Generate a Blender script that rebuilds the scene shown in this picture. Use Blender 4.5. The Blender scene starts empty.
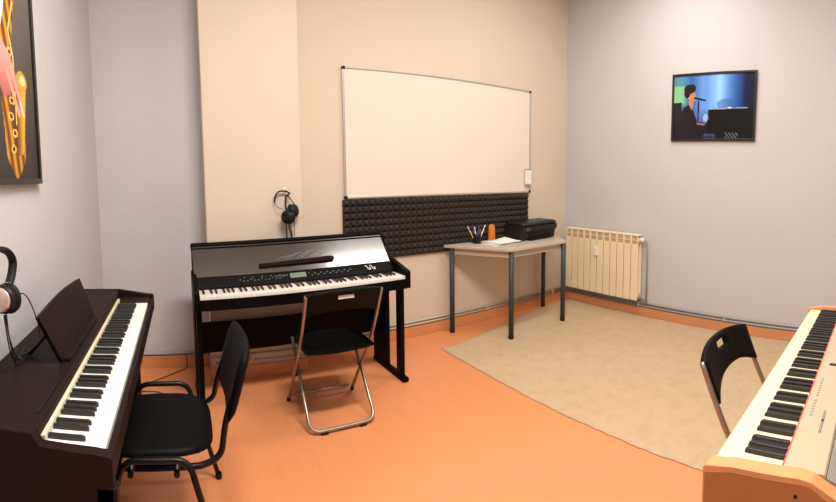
import bpy, bmesh, math, random
from mathutils import Vector, Matrix
random.seed(7)
PI = math.pi
SC = bpy.context.scene
COL = SC.collection

# ------------------------------------------------------------------ camera (the photo is a phone panorama: cylindrical)
f, pitch, roll, H, shift, yaw = 447.3731, 0.0711, 0.0096, 1.3593, -43.7584, 0.5242
cd = bpy.data.cameras.new('camera')
cam = bpy.data.objects.new('camera', cd); COL.objects.link(cam); SC.camera = cam
cd.type = 'PANO'; cd.panorama_type = 'CENTRAL_CYLINDRICAL'
cy = 251 + shift
cd.central_cylindrical_range_u_min = -418 / f; cd.central_cylindrical_range_u_max = 418 / f
cd.central_cylindrical_range_v_min = -(502 - cy) / f; cd.central_cylindrical_range_v_max = cy / f
cd.central_cylindrical_radius = 1
cd.clip_start = 0.02
Fh = Vector((math.sin(yaw), math.cos(yaw), 0)); Rv = Vector((math.cos(yaw), -math.sin(yaw), 0)); Zv = Vector((0, 0, 1))
Fv = Fh * math.cos(pitch) - Zv * math.sin(pitch); Uv = Fh * math.sin(pitch) + Zv * math.cos(pitch)
M = Matrix((Rv * math.cos(roll) - Uv * math.sin(roll), Rv * math.sin(roll) + Uv * math.cos(roll), -Fv)).transposed().to_4x4()
M.translation = (0, 0, H); cam.matrix_world = M

# ------------------------------------------------------------------ world, lights, exposure
w = bpy.data.worlds.new('world'); SC.world = w; w.use_nodes = True
w.node_tree.nodes['Background'].inputs[0].default_value = (1, .93, .85, 1)
w.node_tree.nodes['Background'].inputs[1].default_value = 0.06
SC.view_settings.view_transform = 'Standard'; SC.view_settings.look = 'None'
SC.view_settings.gamma = 1; SC.view_settings.use_curve_mapping = False
SC.view_settings.exposure = 0.0
LIGHT_COLOR = (1.0, 0.955, 0.875)
def area(name, loc, sx, sy, power, color=LIGHT_COLOR):
    ld = bpy.data.lights.new(name, 'AREA'); ld.shape = 'RECTANGLE'; ld.size = sx; ld.size_y = sy
    ld.energy = power; ld.color = color
    o = bpy.data.objects.new(name, ld); COL.objects.link(o); o.location = loc
    return o
LAMPS = [(0.66, 0.62, 3.33, 128), (2.50, 1.74, 3.33, 36)]
for x, y, z, p_ in LAMPS:
    area('ceiling_light_glow', (x, y, z), 1.2, .3, p_)

# ------------------------------------------------------------------ materials
def mat(name, col, rough=.5, metal=0, bump=None, var=None, spec=.5, emit=0, coat=0, rvar=None):
    m = bpy.data.materials.new(name); m.use_nodes = True
    nt = m.node_tree; b = nt.nodes['Principled BSDF']
    b.inputs['Base Color'].default_value = (*col, 1); b.inputs['Roughness'].default_value = rough
    b.inputs['Metallic'].default_value = metal; b.inputs['Specular IOR Level'].default_value = spec
    if coat: b.inputs['Coat Weight'].default_value = coat; b.inputs['Coat Roughness'].default_value = .1
    if emit: b.inputs['Emission Color'].default_value = (*col, 1); b.inputs['Emission Strength'].default_value = emit
    tc = nt.nodes.new('ShaderNodeTexCoord')
    if var:   # (scale vector, amount)
        mp = nt.nodes.new('ShaderNodeMapping'); mp.inputs['Scale'].default_value = var[0]
        nt.links.new(tc.outputs['Object'], mp.inputs[0])
        n = nt.nodes.new('ShaderNodeTexNoise'); n.inputs['Scale'].default_value = 1; n.inputs['Detail'].default_value = 5
        nt.links.new(mp.outputs[0], n.inputs[0])
        mx = nt.nodes.new('ShaderNodeMixRGB')
        a = var[1]; mx.inputs[1].default_value = (*[c * (1 - a) for c in col], 1)
        mx.inputs[2].default_value = (*[min(1, c * (1 + a)) for c in col], 1)
        nt.links.new(n.outputs[0], mx.inputs[0]); nt.links.new(mx.outputs[0], b.inputs['Base Color'])
    if bump:  # (scale, strength)
        n = nt.nodes.new('ShaderNodeTexNoise'); n.inputs['Scale'].default_value = bump[0]; n.inputs['Detail'].default_value = 3
        nt.links.new(tc.outputs['Object'], n.inputs[0])
        bp = nt.nodes.new('ShaderNodeBump'); bp.inputs['Strength'].default_value = bump[1]; bp.inputs['Distance'].default_value = .01
        nt.links.new(n.outputs[0], bp.inputs['Height']); nt.links.new(bp.outputs[0], b.inputs['Normal'])
    return m
M_ = {}
M_['grey_wall'] = mat('grey_lilac_paint', (.545, .53, .545), .75, bump=(30, .16), var=((2, 2, 2), .03))
M_['beige_wall'] = mat('beige_paint', (.645, .54, .435), .7, bump=(30, .16), var=((2, 2, 2), .03))
M_['ceiling'] = mat('ceiling_white', (.8, .78, .75), .8)
M_['skirting'] = mat('orange_skirting', (.62, .27, .115), .5, var=((6, 6, 60), .05))
M_['pipe_grey'] = mat('pipe_grey_paint', (.36, .35, .36), .4)
M_['pipe_beige'] = mat('pipe_beige_paint', (.50, .43, .34), .4)
M_['white_board'] = mat('whiteboard_enamel', (.76, .675, .585), .3)
M_['alu'] = mat('aluminium', (.62, .60, .57), .35, .8)
M_['black_plastic'] = mat('black_plastic', (.007, .007, .007), .45, spec=.25)
M_['chair_black'] = mat('chair_black_plastic', (.003, .003, .003), .55, spec=.10, bump=(300, .08))
M_['black_tube'] = mat('black_painted_tube', (.004, .004, .004), .35, spec=.25)
M_['steel_tube'] = mat('brushed_steel_tube', (.34, .28, .22), .36, .8)
M_['foam'] = mat('charcoal_foam', (.038, .031, .025), .85, spec=.3)
M_['piano_black'] = mat('satin_black_piano', (.002, .0012, .0012), .5, spec=.08)
M_['gloss_black'] = mat('gloss_black_panel', (.008, .006, .005), .24, spec=1, coat=1)
M_['rosewood'] = mat('dark_rosewood', (.013, .0058, .0055), .5, spec=.12, var=((60, 4, 60), .25))
M_['white_key'] = mat('white_key', (.80, .77, .70), .25)
M_['cream_key'] = mat('cream_key', (.70, .61, .42), .3)
M_['black_key'] = mat('black_key', (.010, .009, .009), .28)
M_['gold_strip'] = mat('cream_felt_strip', (.62, .55, .40), .6)
M_['red_felt'] = mat('red_felt', (.55, .10, .08), .9)
M_['cream_panel'] = mat('cream_panel', (.45, .335, .235), .45)
M_['cherry'] = mat('cherry_wood', (.62, .27, .115), .4, var=((3, 20, 40), .12))
M_['cherry_dark'] = mat('cherry_veneer_side', (.36, .135, .045), .45, var=((3, 20, 40), .12))
M_['grey_mesh'] = mat('grey_speaker_cloth', (.22, .20, .17), .7)
M_['table_top'] = mat('pale_laminate', (.50, .42, .33), .4, var=((10, 10, 10), .05))
M_['table_leg'] = mat('grey_blue_steel', (.045, .052, .056), .5, spec=.3)
M_['radiator'] = mat('cream_enamel', (.84, .69, .48), .35)
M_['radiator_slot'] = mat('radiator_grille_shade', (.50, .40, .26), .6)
M_['white_plastic'] = mat('white_plastic', (.80, .78, .74), .4)
M_['screen'] = mat('lcd_screen', (.16, .20, .15), .2)
M_['button'] = mat('dark_button', (.045, .045, .045), .4)
M_['silver'] = mat('silver_print', (.62, .60, .55), .35, .2)
M_['pad'] = mat('black_leatherette', (.008, .007, .007), .6, spec=.2)
M_['cup_metal'] = mat('brushed_cup_disc', (.72, .62, .52), .3, .7)
M_['cable'] = mat('black_rubber', (.015, .013, .012), .5)
M_['thin_cable'] = mat('brown_cable', (.10, .045, .02), .5)
M_['paper'] = mat('paper', (.86, .84, .80), .7)
M_['orange'] = mat('orange_plastic', (.80, .22, .03), .4)
M_['printer'] = mat('printer_black', (.009, .008, .008), .42, spec=.3)
M_['frame'] = mat('frame_black', (.012, .011, .010), .35)
M_['lamp'] = mat('lamp_diffuser', (1, .95, .86), .5, emit=4)
M_['lamp_body'] = mat('lamp_body_white', (.8, .8, .78), .4)
M_['yellow'] = mat('yellow_pen', (.75, .60, .15), .4)
M_['blue'] = mat('blue_pen', (.06, .06, .25), .4)
M_['red'] = mat('red_pen', (.55, .06, .05), .4)
M_['white_pen'] = mat('white_pen', (.8, .76, .76), .35)

def floor_mat():
    m = bpy.data.materials.new('orange_laminate'); m.use_nodes = True; nt = m.node_tree; b = nt.nodes['Principled BSDF']
    tc = nt.nodes.new('ShaderNodeTexCoord')
    mp = nt.nodes.new('ShaderNodeMapping'); mp.inputs['Rotation'].default_value = (0, 0, PI / 2)
    nt.links.new(tc.outputs['Object'], mp.inputs[0])
    br = nt.nodes.new('ShaderNodeTexBrick'); br.inputs['Scale'].default_value = 1
    br.inputs['Brick Width'].default_value = 1.2; br.inputs['Row Height'].default_value = .19; br.inputs['Mortar Size'].default_value = .002
    br.inputs['Color1'].default_value = (.685, .220, .055, 1); br.inputs['Color2'].default_value = (.70, .226, .057, 1)
    br.inputs['Mortar'].default_value = (.64, .198, .050, 1)
    nt.links.new(mp.outputs[0], br.inputs[0])
    mp2 = nt.nodes.new('ShaderNodeMapping'); mp2.inputs['Scale'].default_value = (30, 2.5, 1)
    nt.links.new(tc.outputs['Object'], mp2.inputs[0])
    n = nt.nodes.new('ShaderNodeTexNoise'); n.inputs['Scale'].default_value = 1.3; n.inputs['Detail'].default_value = 6
    nt.links.new(mp2.outputs[0], n.inputs[0])
    mx = nt.nodes.new('ShaderNodeMixRGB'); mx.blend_type = 'MULTIPLY'; mx.inputs[0].default_value = .15
    nt.links.new(br.outputs[0], mx.inputs[1]); nt.links.new(n.outputs[0], mx.inputs[2])
    br2 = nt.nodes.new('ShaderNodeBrightContrast'); br2.inputs[1].default_value = .06
    nt.links.new(mx.outputs[0], br2.inputs[0]); nt.links.new(br2.outputs[0], b.inputs['Base Color'])
    b.inputs['Roughness'].default_value = .36
    return m
M_['floor'] = floor_mat()
def carpet_mat():
    m = bpy.data.materials.new('sand_carpet'); m.use_nodes = True; nt = m.node_tree; b = nt.nodes['Principled BSDF']
    tc = nt.nodes.new('ShaderNodeTexCoord')
    n = nt.nodes.new('ShaderNodeTexNoise'); n.inputs['Scale'].default_value = 9; n.inputs['Detail'].default_value = 8; n.inputs['Roughness'].default_value = .7
    nt.links.new(tc.outputs['Object'], n.inputs[0])
    cr = nt.nodes.new('ShaderNodeValToRGB'); cr.color_ramp.elements[0].position = .32; cr.color_ramp.elements[1].position = .55
    cr.color_ramp.elements[0].color = (.50, .365, .23, 1); cr.color_ramp.elements[1].color = (.56, .41, .265, 1)
    nt.links.new(n.outputs[0], cr.inputs[0]); nt.links.new(cr.outputs[0], b.inputs['Base Color'])
    b.inputs['Roughness'].default_value = .95; b.inputs['Specular IOR Level'].default_value = .1
    n2 = nt.nodes.new('ShaderNodeTexNoise'); n2.inputs['Scale'].default_value = 120; n2.inputs['Detail'].default_value = 2
    nt.links.new(tc.outputs['Object'], n2.inputs[0])
    bp = nt.nodes.new('ShaderNodeBump'); bp.inputs['Strength'].default_value = .8; bp.inputs['Distance'].default_value = .01
    nt.links.new(n2.outputs[0], bp.inputs['Height']); nt.links.new(bp.outputs[0], b.inputs['Normal'])
    return m
M_['carpet'] = carpet_mat()
def print_mat(name):
    m = bpy.data.materials.new(name); m.use_nodes = True; nt = m.node_tree; b = nt.nodes['Principled BSDF']
    a = nt.nodes.new('ShaderNodeVertexColor'); a.layer_name = 'ink'
    nt.links.new(a.outputs[0], b.inputs['Base Color']); b.inputs['Roughness'].default_value = .6; b.inputs['Specular IOR Level'].default_value = .2
    return m
M_['print'] = print_mat('printed_poster')

# ------------------------------------------------------------------ mesh helpers
def bm_new(): return bmesh.new()
def add_box(bm, x0, x1, y0, y1, z0, z1, bev=0, seg=2, mtx=None):
    vs = [bm.verts.new((x, y, z)) for x in (x0, x1) for y in (y0, y1) for z in (z0, z1)]
    F = [(0, 1, 3, 2), (4, 6, 7, 5), (0, 4, 5, 1), (2, 3, 7, 6), (0, 2, 6, 4), (1, 5, 7, 3)]
    fs = [bm.faces.new([vs[i] for i in q]) for q in F]
    if bev:
        es = list({e for q in fs for e in q.edges})
        r = bmesh.ops.bevel(bm, geom=es, offset=bev, segments=seg, affect='EDGES', profile=.5)
        vs = list({v for q in r['faces'] for v in q.verts} | {v for v in vs if v.is_valid})
    if mtx: bmesh.ops.transform(bm, matrix=mtx, verts=[v for v in vs if v.is_valid])
    return vs
def add_prism(bm, poly, a0, a1, axis='x', bev=0):
    """poly: 2-D outline; extruded along axis from a0 to a1"""
    def P(u, v, a):
        return {'x': (a, u, v), 'y': (u, a, v), 'z': (u, v, a)}[axis]
    A = [bm.verts.new(P(u, v, a0)) for u, v in poly]; B = [bm.verts.new(P(u, v, a1)) for u, v in poly]
    n = len(poly); fs = [bm.faces.new(A), bm.faces.new(B[::-1])]
    for i in range(n): fs.append(bm.faces.new([A[i], B[i], B[(i + 1) % n], A[(i + 1) % n]]))
    if bev: bmesh.ops.bevel(bm, geom=list({e for q in fs for e in q.edges}), offset=bev, segments=2, affect='EDGES', profile=.5)
    return A + B
def smooth_path(pts, n=6):
    P = [Vector(p) for p in pts]; P = [P[0] * 2 - P[1]] + P + [P[-1] * 2 - P[-2]]; out = []
    for i in range(1, len(P) - 2):
        for k in range(n):
            t = k / n; a, b, c, d = P[i - 1], P[i], P[i + 1], P[i + 2]
            out.append(.5 * ((2 * b) + (c - a) * t + (2 * a - 5 * b + 4 * c - d) * t * t + (3 * b - a - 3 * c + d) * t ** 3))
    out.append(P[-2]); return out
def round_path(pts, r=.04, n=6, closed=False):
    """polyline with rounded corners"""
    P = [Vector(p) for p in pts]; out = []
    N = len(P)
    for i in range(N):
        if not closed and i in (0, N - 1): out.append(P[i]); continue
        a, b, c = P[i - 1], P[i], P[(i + 1) % N]
        d1 = (a - b); d2 = (c - b); rr = min(r, d1.length * .45, d2.length * .45)
        p, q = b + d1.normalized() * rr, b + d2.normalized() * rr
        for k in range(n + 1):
            t = k / n; out.append(p * (1 - t) ** 2 + b * 2 * t * (1 - t) + q * t * t)
    return out
def add_tube(bm, pts, r, seg=10, closed=False, rx=None):
    P = [Vector(p) for p in pts]; rings = []
    N = len(P); up = None
    for i, p in enumerate(P):
        if closed: t = (P[(i + 1) % N] - P[i - 1]).normalized()
        else: t = (P[min(i + 1, N - 1)] - P[max(i - 1, 0)]).normalized()
        if up is None:
            up = Vector((0, 0, 1)) if abs(t.z) < .9 else Vector((1, 0, 0))
        up = (up - t * up.dot(t)).normalized(); s = t.cross(up)
        rings.append([bm.verts.new(p + (up * math.cos(a) * r + s * math.sin(a) * (rx or r))) for a in [2 * PI * k / seg for k in range(seg)]])
    for i in range(N if closed else N - 1):
        A, B = rings[i], rings[(i + 1) % N]
        for k in range(seg):
            q = bm.faces.new([A[k], A[(k + 1) % seg], B[(k + 1) % seg], B[k]]); q.smooth = True
    if not closed: bm.faces.new(rings[0][::-1]); bm.faces.new(rings[-1])
def add_lathe(bm, prof, c=(0, 0, 0), seg=20, mtx=None):
    """prof: list of (radius, height) about local z"""
    rings = []; allv = []
    for r, z in prof:
        rings.append([bm.verts.new((r * math.cos(2 * PI * k / seg), r * math.sin(2 * PI * k / seg), z)) for k in range(seg)]); allv += rings[-1]
    for A, B in zip(rings, rings[1:]):
        for k in range(seg):
            q = bm.faces.new([A[k], A[(k + 1) % seg], B[(k + 1) % seg], B[k]]); q.smooth = True
    bm.faces.new(rings[0][::-1]); bm.faces.new(rings[-1])
    m = Matrix.Translation(c) @ (mtx or Matrix())
    bmesh.ops.transform(bm, matrix=m, verts=allv)
def obj(name, bm, m, parent=None, auto=True):
    bmesh.ops.recalc_face_normals(bm, faces=bm.faces)
    me = bpy.data.meshes.new(name); bm.to_mesh(me); bm.free()
    me.materials.append(m)
    o = bpy.data.objects.new(name, me); COL.objects.link(o)
    if parent: o.parent = parent
    return o
def tag(o, label, cat, group=None):
    o['label'] = label; o['category'] = cat
    if group: o['group'] = group
    return o
def thing(name, label, cat, loc=(0, 0, 0), rz=0, group=None):
    o = bpy.data.objects.new(name, None); COL.objects.link(o); o.location = loc; o.rotation_euler = (0, 0, rz)
    o.empty_display_size = .1
    return tag(o, label, cat, group)
def struct(name, bm, m):
    o = obj(name, bm, m); o['kind'] = 'structure'; return o
def box_obj(name, x0, x1, y0, y1, z0, z1, m, parent=None, bev=0):
    bm = bm_new(); add_box(bm, x0, x1, y0, y1, z0, z1, bev); return obj(name, bm, m, parent)
def copy_thing(root):
    r = root.copy(); COL.objects.link(r)
    for ch in list(root.children):
        c = ch.copy(); COL.objects.link(c); c.parent = r
        for g in ch.children:
            d = g.copy(); COL.objects.link(d); d.parent = c
    return r

# ------------------------------------------------------------------ room shell
XL, XR, YB, YF, ZC = -.62, 3.71, 3.23, -2.2, 3.36
CX0, CX1, CY = .145, .81, 2.985      # column
def sbox(name, x0, x1, y0, y1, z0, z1, m):
    bm = bm_new(); add_box(bm, x0, x1, y0, y1, z0, z1); return struct(name, bm, m)
sbox('floor', XL - .1, XR + .1, YF - .1, YB + .1, -.1, 0, M_['floor'])
sbox('ceiling', XL - .1, XR + .1, YF - .1, YB + .1, ZC, ZC + .1, M_['ceiling'])
sbox('wall_left', XL - .1, XL, YF - .1, YB + .1, 0, ZC, M_['grey_wall'])
sbox('wall_right', XR, XR + .1, YF - .1, YB + .1, 0, ZC, M_['grey_wall'])
sbox('wall_front', XL, XR, YF - .1, YF, 0, ZC, M_['beige_wall'])
sbox('wall_back_left', XL, CX0 + .05, YB, YB + .1, 0, ZC, M_['grey_wall'])
sbox('wall_back', CX0 + .05, XR, YB, YB + .1, 0, ZC, M_['beige_wall'])
bm = bm_new(); add_box(bm, CX0, CX1, CY, YB, 0, ZC, .006, 2)
struct('wall_column', bm, M_['beige_wall'])
SK, ST = .088, .013
def skirt(name, x0, x1, y0, y1):
    bm = bm_new(); add_box(bm, x0, x1, y0, y1, 0, SK, .003, 1); struct(name, bm, M_['skirting'])
skirt('baseboard_left', XL, XL + ST, YF, YB)
skirt('baseboard_back_left', XL + ST, CX0, YB - ST, YB)
skirt('baseboard_column', CX0 - ST, CX1 + ST, CY - ST, CY)
skirt('baseboard_back', CX1, XR - ST, YB - ST, YB)
skirt('baseboard_right', XR - ST, XR, YF, YB)

# heating pipes run along the walls above the skirting
def pipe_run(runs, m, label, brackets=()):
    root = thing('heating_pipe', label, 'pipe', runs[0][0])
    o = Vector(runs[0][0])
    for r in runs:
        bm = bm_new(); add_tube(bm, [Vector(p) - o for p in round_path(r, .03, 4)], .0095, 8); obj('pipe', bm, m, root)
    for b in brackets:
        bm = bm_new(); v = Vector(b) - o
        add_box(bm, v.x - .012, v.x + .012, v.y - .012, v.y + .012, v.z - .024, v.z + .024, .003); obj('bracket', bm, m, root)
    return root
pz = (.108, .137)
pipe_run([[(XL + .02, YB - .014, z), (CX0 - .004, YB - .014, z)] for z in pz[:1]], M_['pipe_grey'],
         'grey heating pipe low on the short grey wall left of the column', [])
pipe_run([[(CX0 - .012, CY - .012, z), (CX1 + .012, CY - .012, z)] for z in (.112, .158)], M_['pipe_beige'],
         'pair of heating pipes across the foot of the beige column', [(.42, CY - .011, .135), (.16, CY - .011, .135)])
pipe_run([[(CX1 + .01, YB - .012, z), (XR - .016, YB - .012, z)] for z in (.105, .131)], M_['pipe_beige'],
         'pair of heating pipes along the beige wall behind the table', [(x, YB - .011, .117) for x in (1.55, 2.6, 3.5)])
pipe_run([[(XR - .012, YB - .03, z), (XR - .012, YF + .1, z)] for z in (.105, .134)], M_['pipe_grey'],
         'pair of grey heating pipes along the grey wall under the radiator', [(XR - .011, y, .119) for y in (2.25, 1.35, .4)])

# ------------------------------------------------------------------ carpet (shaggy offcut on the laminate)
bm = bm_new()
nx, ny = 90, 150
cx0, cx1, cy0, cy1 = 1.86, XR - ST - .006, -1.2, YB - .36
grid = []
for j in range(ny + 1):
    row = []
    for i in range(nx + 1):
        u, v = i / nx, j / ny
        x = cx0 + (cx1 - cx0) * u; y = cy0 + (cy1 - cy0) * v
        # back edge runs out to the corner on the right
        y += v ** 6 * max(0, min(1, (x - 2.0) / 1.2)) * .27
        e = min(i, nx - i, j, ny - j)
        if e == 0: x += random.uniform(-.006, .006) if i in (0,) else 0; y += random.uniform(-.006, .006) if j in (0, ny) else 0
        z = .004 if e == 0 else .012 + random.uniform(-.0025, .0025)
        row.append(bm.verts.new((x, y, z)))
    grid.append(row)
for j in range(ny):
    for i in range(nx): bm.faces.new([grid[j][i], grid[j][i + 1], grid[j + 1][i + 1], grid[j + 1][i]]).smooth = True
tag(obj('carpet', bm, M_['carpet']), 'sand coloured short pile carpet on the orange laminate floor, in the far right corner', 'carpet')

# ------------------------------------------------------------------ ceiling lamps
for i, (x, y, z, p_) in enumerate(LAMPS):
    t = thing('ceiling_light', ['long white ceiling light nearer the rosewood piano side of the room', 'long white ceiling light above the carpet side of the room'][i], 'light', (x, y, ZC))
    box_obj('lamp_body', -.64, .64, -.18, .18, -.018, 0, M_['lamp_body'], t, .004)
    box_obj('diffuser', -.6, .6, -.15, .15, -.026, -.018, M_['lamp'], t, .003)

# ------------------------------------------------------------------ whiteboard
wx0, wx1, wz0, wz1 = 1.21, 3.145, 1.187, 2.19
t = thing('whiteboard', 'wide blank whiteboard in an aluminium frame on the beige wall', 'whiteboard', (wx0, YB, wz0))
W, Hh = wx1 - wx0, wz1 - wz0
box_obj('board', .01, W - .01, -.018, -.002, .01, Hh - .01, M_['white_board'], t)
for a in ((0, W, 0, .016), (0, W, Hh - .016, Hh), (0, .016, .016, Hh - .016), (W - .016, W, .016, Hh - .016)):
    box_obj('frame_rail', a[0], a[1], -.026, -.001, a[2], a[3], M_['alu'], t, .003)
for x in (0, W - .03):
    for z in (0, Hh - .03): box_obj('corner_cap', x + (.006 if x else -.002), x + (.032 if x else .024), -.029, 0, z + (.006 if z else -.002), z + (.032 if z else .024), M_['black_plastic'], t, .006)
t = thing('remote_control_holder', 'small white plastic box over the right edge of the whiteboard', 'holder', (3.095, YB, 1.265))
box_obj('case', -.04, .04, -.055, -.027, 0, .15, M_['white_plastic'], t, .01)
box_obj('lip', -.032, .032, -.063, -.05, .004, .03, M_['white_plastic'], t, .005)
box_obj('cap', -.042, .042, -.058, -.027, .15, .158, M_['alu'], t, .003)

# ------------------------------------------------------------------ acoustic foam panels
def foam_mesh(wd, ht, n):
    bm = bm_new(); d = .012; hgt = .032
    add_box(bm, 0, wd, -d, 0, 0, ht)
    pw, ph = wd / n, ht / n
    for i in range(n):
        for j in range(n):
            x0, x1, z0, z1 = i * pw + .001, (i + 1) * pw - .001, j * ph + .001, (j + 1) * ph - .001
            xc, zc = (x0 + x1) / 2, (z0 + z1) / 2; s = .005
            a = [bm.verts.new(p) for p in ((x0, -d, z0), (x1, -d, z0), (x1, -d, z1), (x0, -d, z1))]
            b = [bm.verts.new(p) for p in ((xc - s, -d - hgt, zc - s), (xc + s, -d - hgt, zc - s), (xc + s, -d - hgt, zc + s), (xc - s, -d - hgt, zc + s))]
            bm.faces.new(b)
            for k in range(4): bm.faces.new([a[k], a[(k + 1) % 4], b[(k + 1) % 4], b[k]])
    return bm
fw = (3.125 - 1.195) / 4
f0 = None
fl = ['leftmost charcoal pyramid foam panel, behind the top of the black piano',
      'charcoal pyramid foam panel under the whiteboard, second from the left',
      'charcoal pyramid foam panel behind the pen cup on the table',
      'rightmost charcoal pyramid foam panel, behind the printer']
for i in range(4):
    if i == 0: f0 = o = obj('acoustic_foam_panel', foam_mesh(fw - .004, .482, 9), M_['foam'])
    else: o = f0.copy(); COL.objects.link(o)
    o.location = (1.195 + fw * i, YB, .697)
    tag(o, fl[i], 'foam panel', 'pyramid foam panels under the whiteboard')

# ------------------------------------------------------------------ printed pictures
def smooth(a, b, x):
    t = max(0, min(1, (x - a) / (b - a))); return t * t * (3 - 2 * t)
def mixc(c, d, t): return tuple(c[i] * (1 - t) + d[i] * t for i in range(3))
def inpoly(x, y, P):
    r = False; n = len(P)
    for i in range(n):
        x1, y1 = P[i]; x2, y2 = P[i - 1]
        if (y1 > y) != (y2 > y) and x < (x2 - x1) * (y - y1) / (y2 - y1) + x1: r = not r
    return r
def ell(x, y, cx, cy, rx, ry): return ((x - cx) / rx) ** 2 + ((y - cy) / ry) ** 2 < 1
def sline(x, y, pts, w):
    for (x1, y1), (x2, y2) in zip(pts, pts[1:]):
        dx, dy = x2 - x1, y2 - y1; t = max(0, min(1, ((x - x1) * dx + (y - y1) * dy) / (dx * dx + dy * dy)))
        if (x - x1 - t * dx) ** 2 + (y - y1 - t * dy) ** 2 < w * w: return True
    return False
def print_obj(name, wd, ht, nx, ny, fn, to3, parent):
    bm = bm_new(); cl = bm.loops.layers.color.new('ink')
    V = [[bm.verts.new(to3(wd * i / nx, ht * j / ny)) for i in range(nx + 1)] for j in range(ny + 1)]
    for j in range(ny):
        for i in range(nx):
            q = bm.faces.new([V[j][i], V[j][i + 1], V[j + 1][i + 1], V[j + 1][i]])
            c = fn((i + .5) / nx, (j + .5) / ny)
            for l in q.loops: l[cl] = (*[max(0, min(1, k)) for k in c], 1)
    return obj(name, bm, M_['print'], parent)

def ink_singer(x, y):   # x right, y up; sRGB
    c = mixc((.20, .38, .66), (.45, .66, .90), smooth(.2, .45, x) * (1 - smooth(.6, .8, x)))
    c = mixc(c, (.62, .80, .97), .7 * math.exp(-((x - .58) / .05) ** 2) * smooth(.35, .6, y))
    c = mixc(c, (.35, .50, .85), .6 * math.exp(-((x - .42) / .04) ** 2))
    c = mixc(c, (.10, .14, .38), smooth(.74, .92, x))
    c = mixc(c, (.06, .07, .16), smooth(.84, .92, x) * .8)
    c = mixc(c, (.28, .40, .66), smooth(.50, .36, y) * .6)
    if ell(x, y, .68, .53, .13, .09): c = mixc(c, (.18, .32, .62), .45)
    g = (1 - smooth(.10, .22, x))
    c = mixc(c, (.50, .74, .55), g * smooth(.45, .6, y))
    if y > .84 and x < .2: c = mixc((.25, .45, .70), c, .3)
    if x < .11 and .1 < y < .58: c = (.13, .14, .17)
    if y < .2 + .1 * math.sin(x * 9): c = (.11, .09, .15)
    if ell(x, y, .33, .22, .06, .12): c = mixc(c, (.35, .34, .62), .8)
    if sline(x, y, [(.325, .6), (.32, .28)], .008): c = (.08, .08, .12)
    if inpoly(x, y, [(.45, .455), (.95, .47), (1.01, .47), (1.01, -.01), (.44, -.01), (.43, .25)]): c = (.035, .03, .04)
    if inpoly(x, y, [(.30, .28), (.45, .24), (.44, .05), (.28, .05)]): c = (.10, .08, .13)
    if sline(x, y, [(.45, .46), (.92, .475)], .007): c = (.50, .62, .80)
    if ell(x, y, .42, .33, .035, .06): c = mixc(c, (.75, .85, .95), .6)
    if ell(x, y, .71, .475, .03, .012): c = (.85, .85, .85)
    if sline(x, y, [(.30, .245), (.40, .225)], .014): c = (.62, .42, .34)
    body = [(.06, .04), (.09, .36), (.13, .50), (.20, .545), (.25, .50), (.27, .40), (.31, .27), (.30, .12), (.27, .03)]
    if inpoly(x, y, body): c = mixc((.16, .13, .15), (.10, .08, .10), x * 3)
    if inpoly(x, y, [(.19, .60), (.25, .60), (.255, .52), (.24, .45), (.20, .54)]): c = (.72, .50, .38)
    if ell(x, y, .235, .67, .05, .075) or ell(x, y, .275, .66, .012, .02): c = (.76, .53, .40)
    if ell(x, y, .255, .615, .03, .03): c = (.70, .46, .35)
    if ell(x, y, .205, .785, .075, .075) or ell(x, y, .175, .72, .04, .075) or ell(x, y, .235, .80, .05, .06): c = (.14, .09, .09)
    if ell(x, y, .258, .69, .009, .006): c = (.12, .08, .08)
    if sline(x, y, [(.275, .645), (.40, .60)], .015): c = (.06, .05, .07)
    if y < .09 and .4 < x < .55 and (math.sin(x * 190) * math.sin(y * 150) > .3): c = (.42, .40, .62)
    if y < .10 and .66 < x < .82 and (math.sin(x * 150 + y * 90) > .6): c = (.45, .45, .48)
    return c

PW, PH = .806, .603
t = thing('framed_picture', 'framed photograph of a person singing at a piano, on the grey right wall', 'picture', (XR, 1.943, 1.70))
print_obj('photograph', PW - .036, PH - .036, 150, 112, ink_singer, lambda a, b: (-.014, -.018 - a, .018 + b), t)
box_obj('backing', -.013, -.002, -PW + .01, -.01, .01, PH - .01, M_['frame'], t)
for a in ((-PW, 0, 0, .02), (-PW, 0, PH - .02, PH), (-.02, 0, .02, PH - .02), (-PW, -PW + .02, .02, PH - .02)):
    box_obj('frame_rail', -.024, -.001, a[0], a[1], a[2], a[3], M_['frame'], t, .002)

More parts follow.
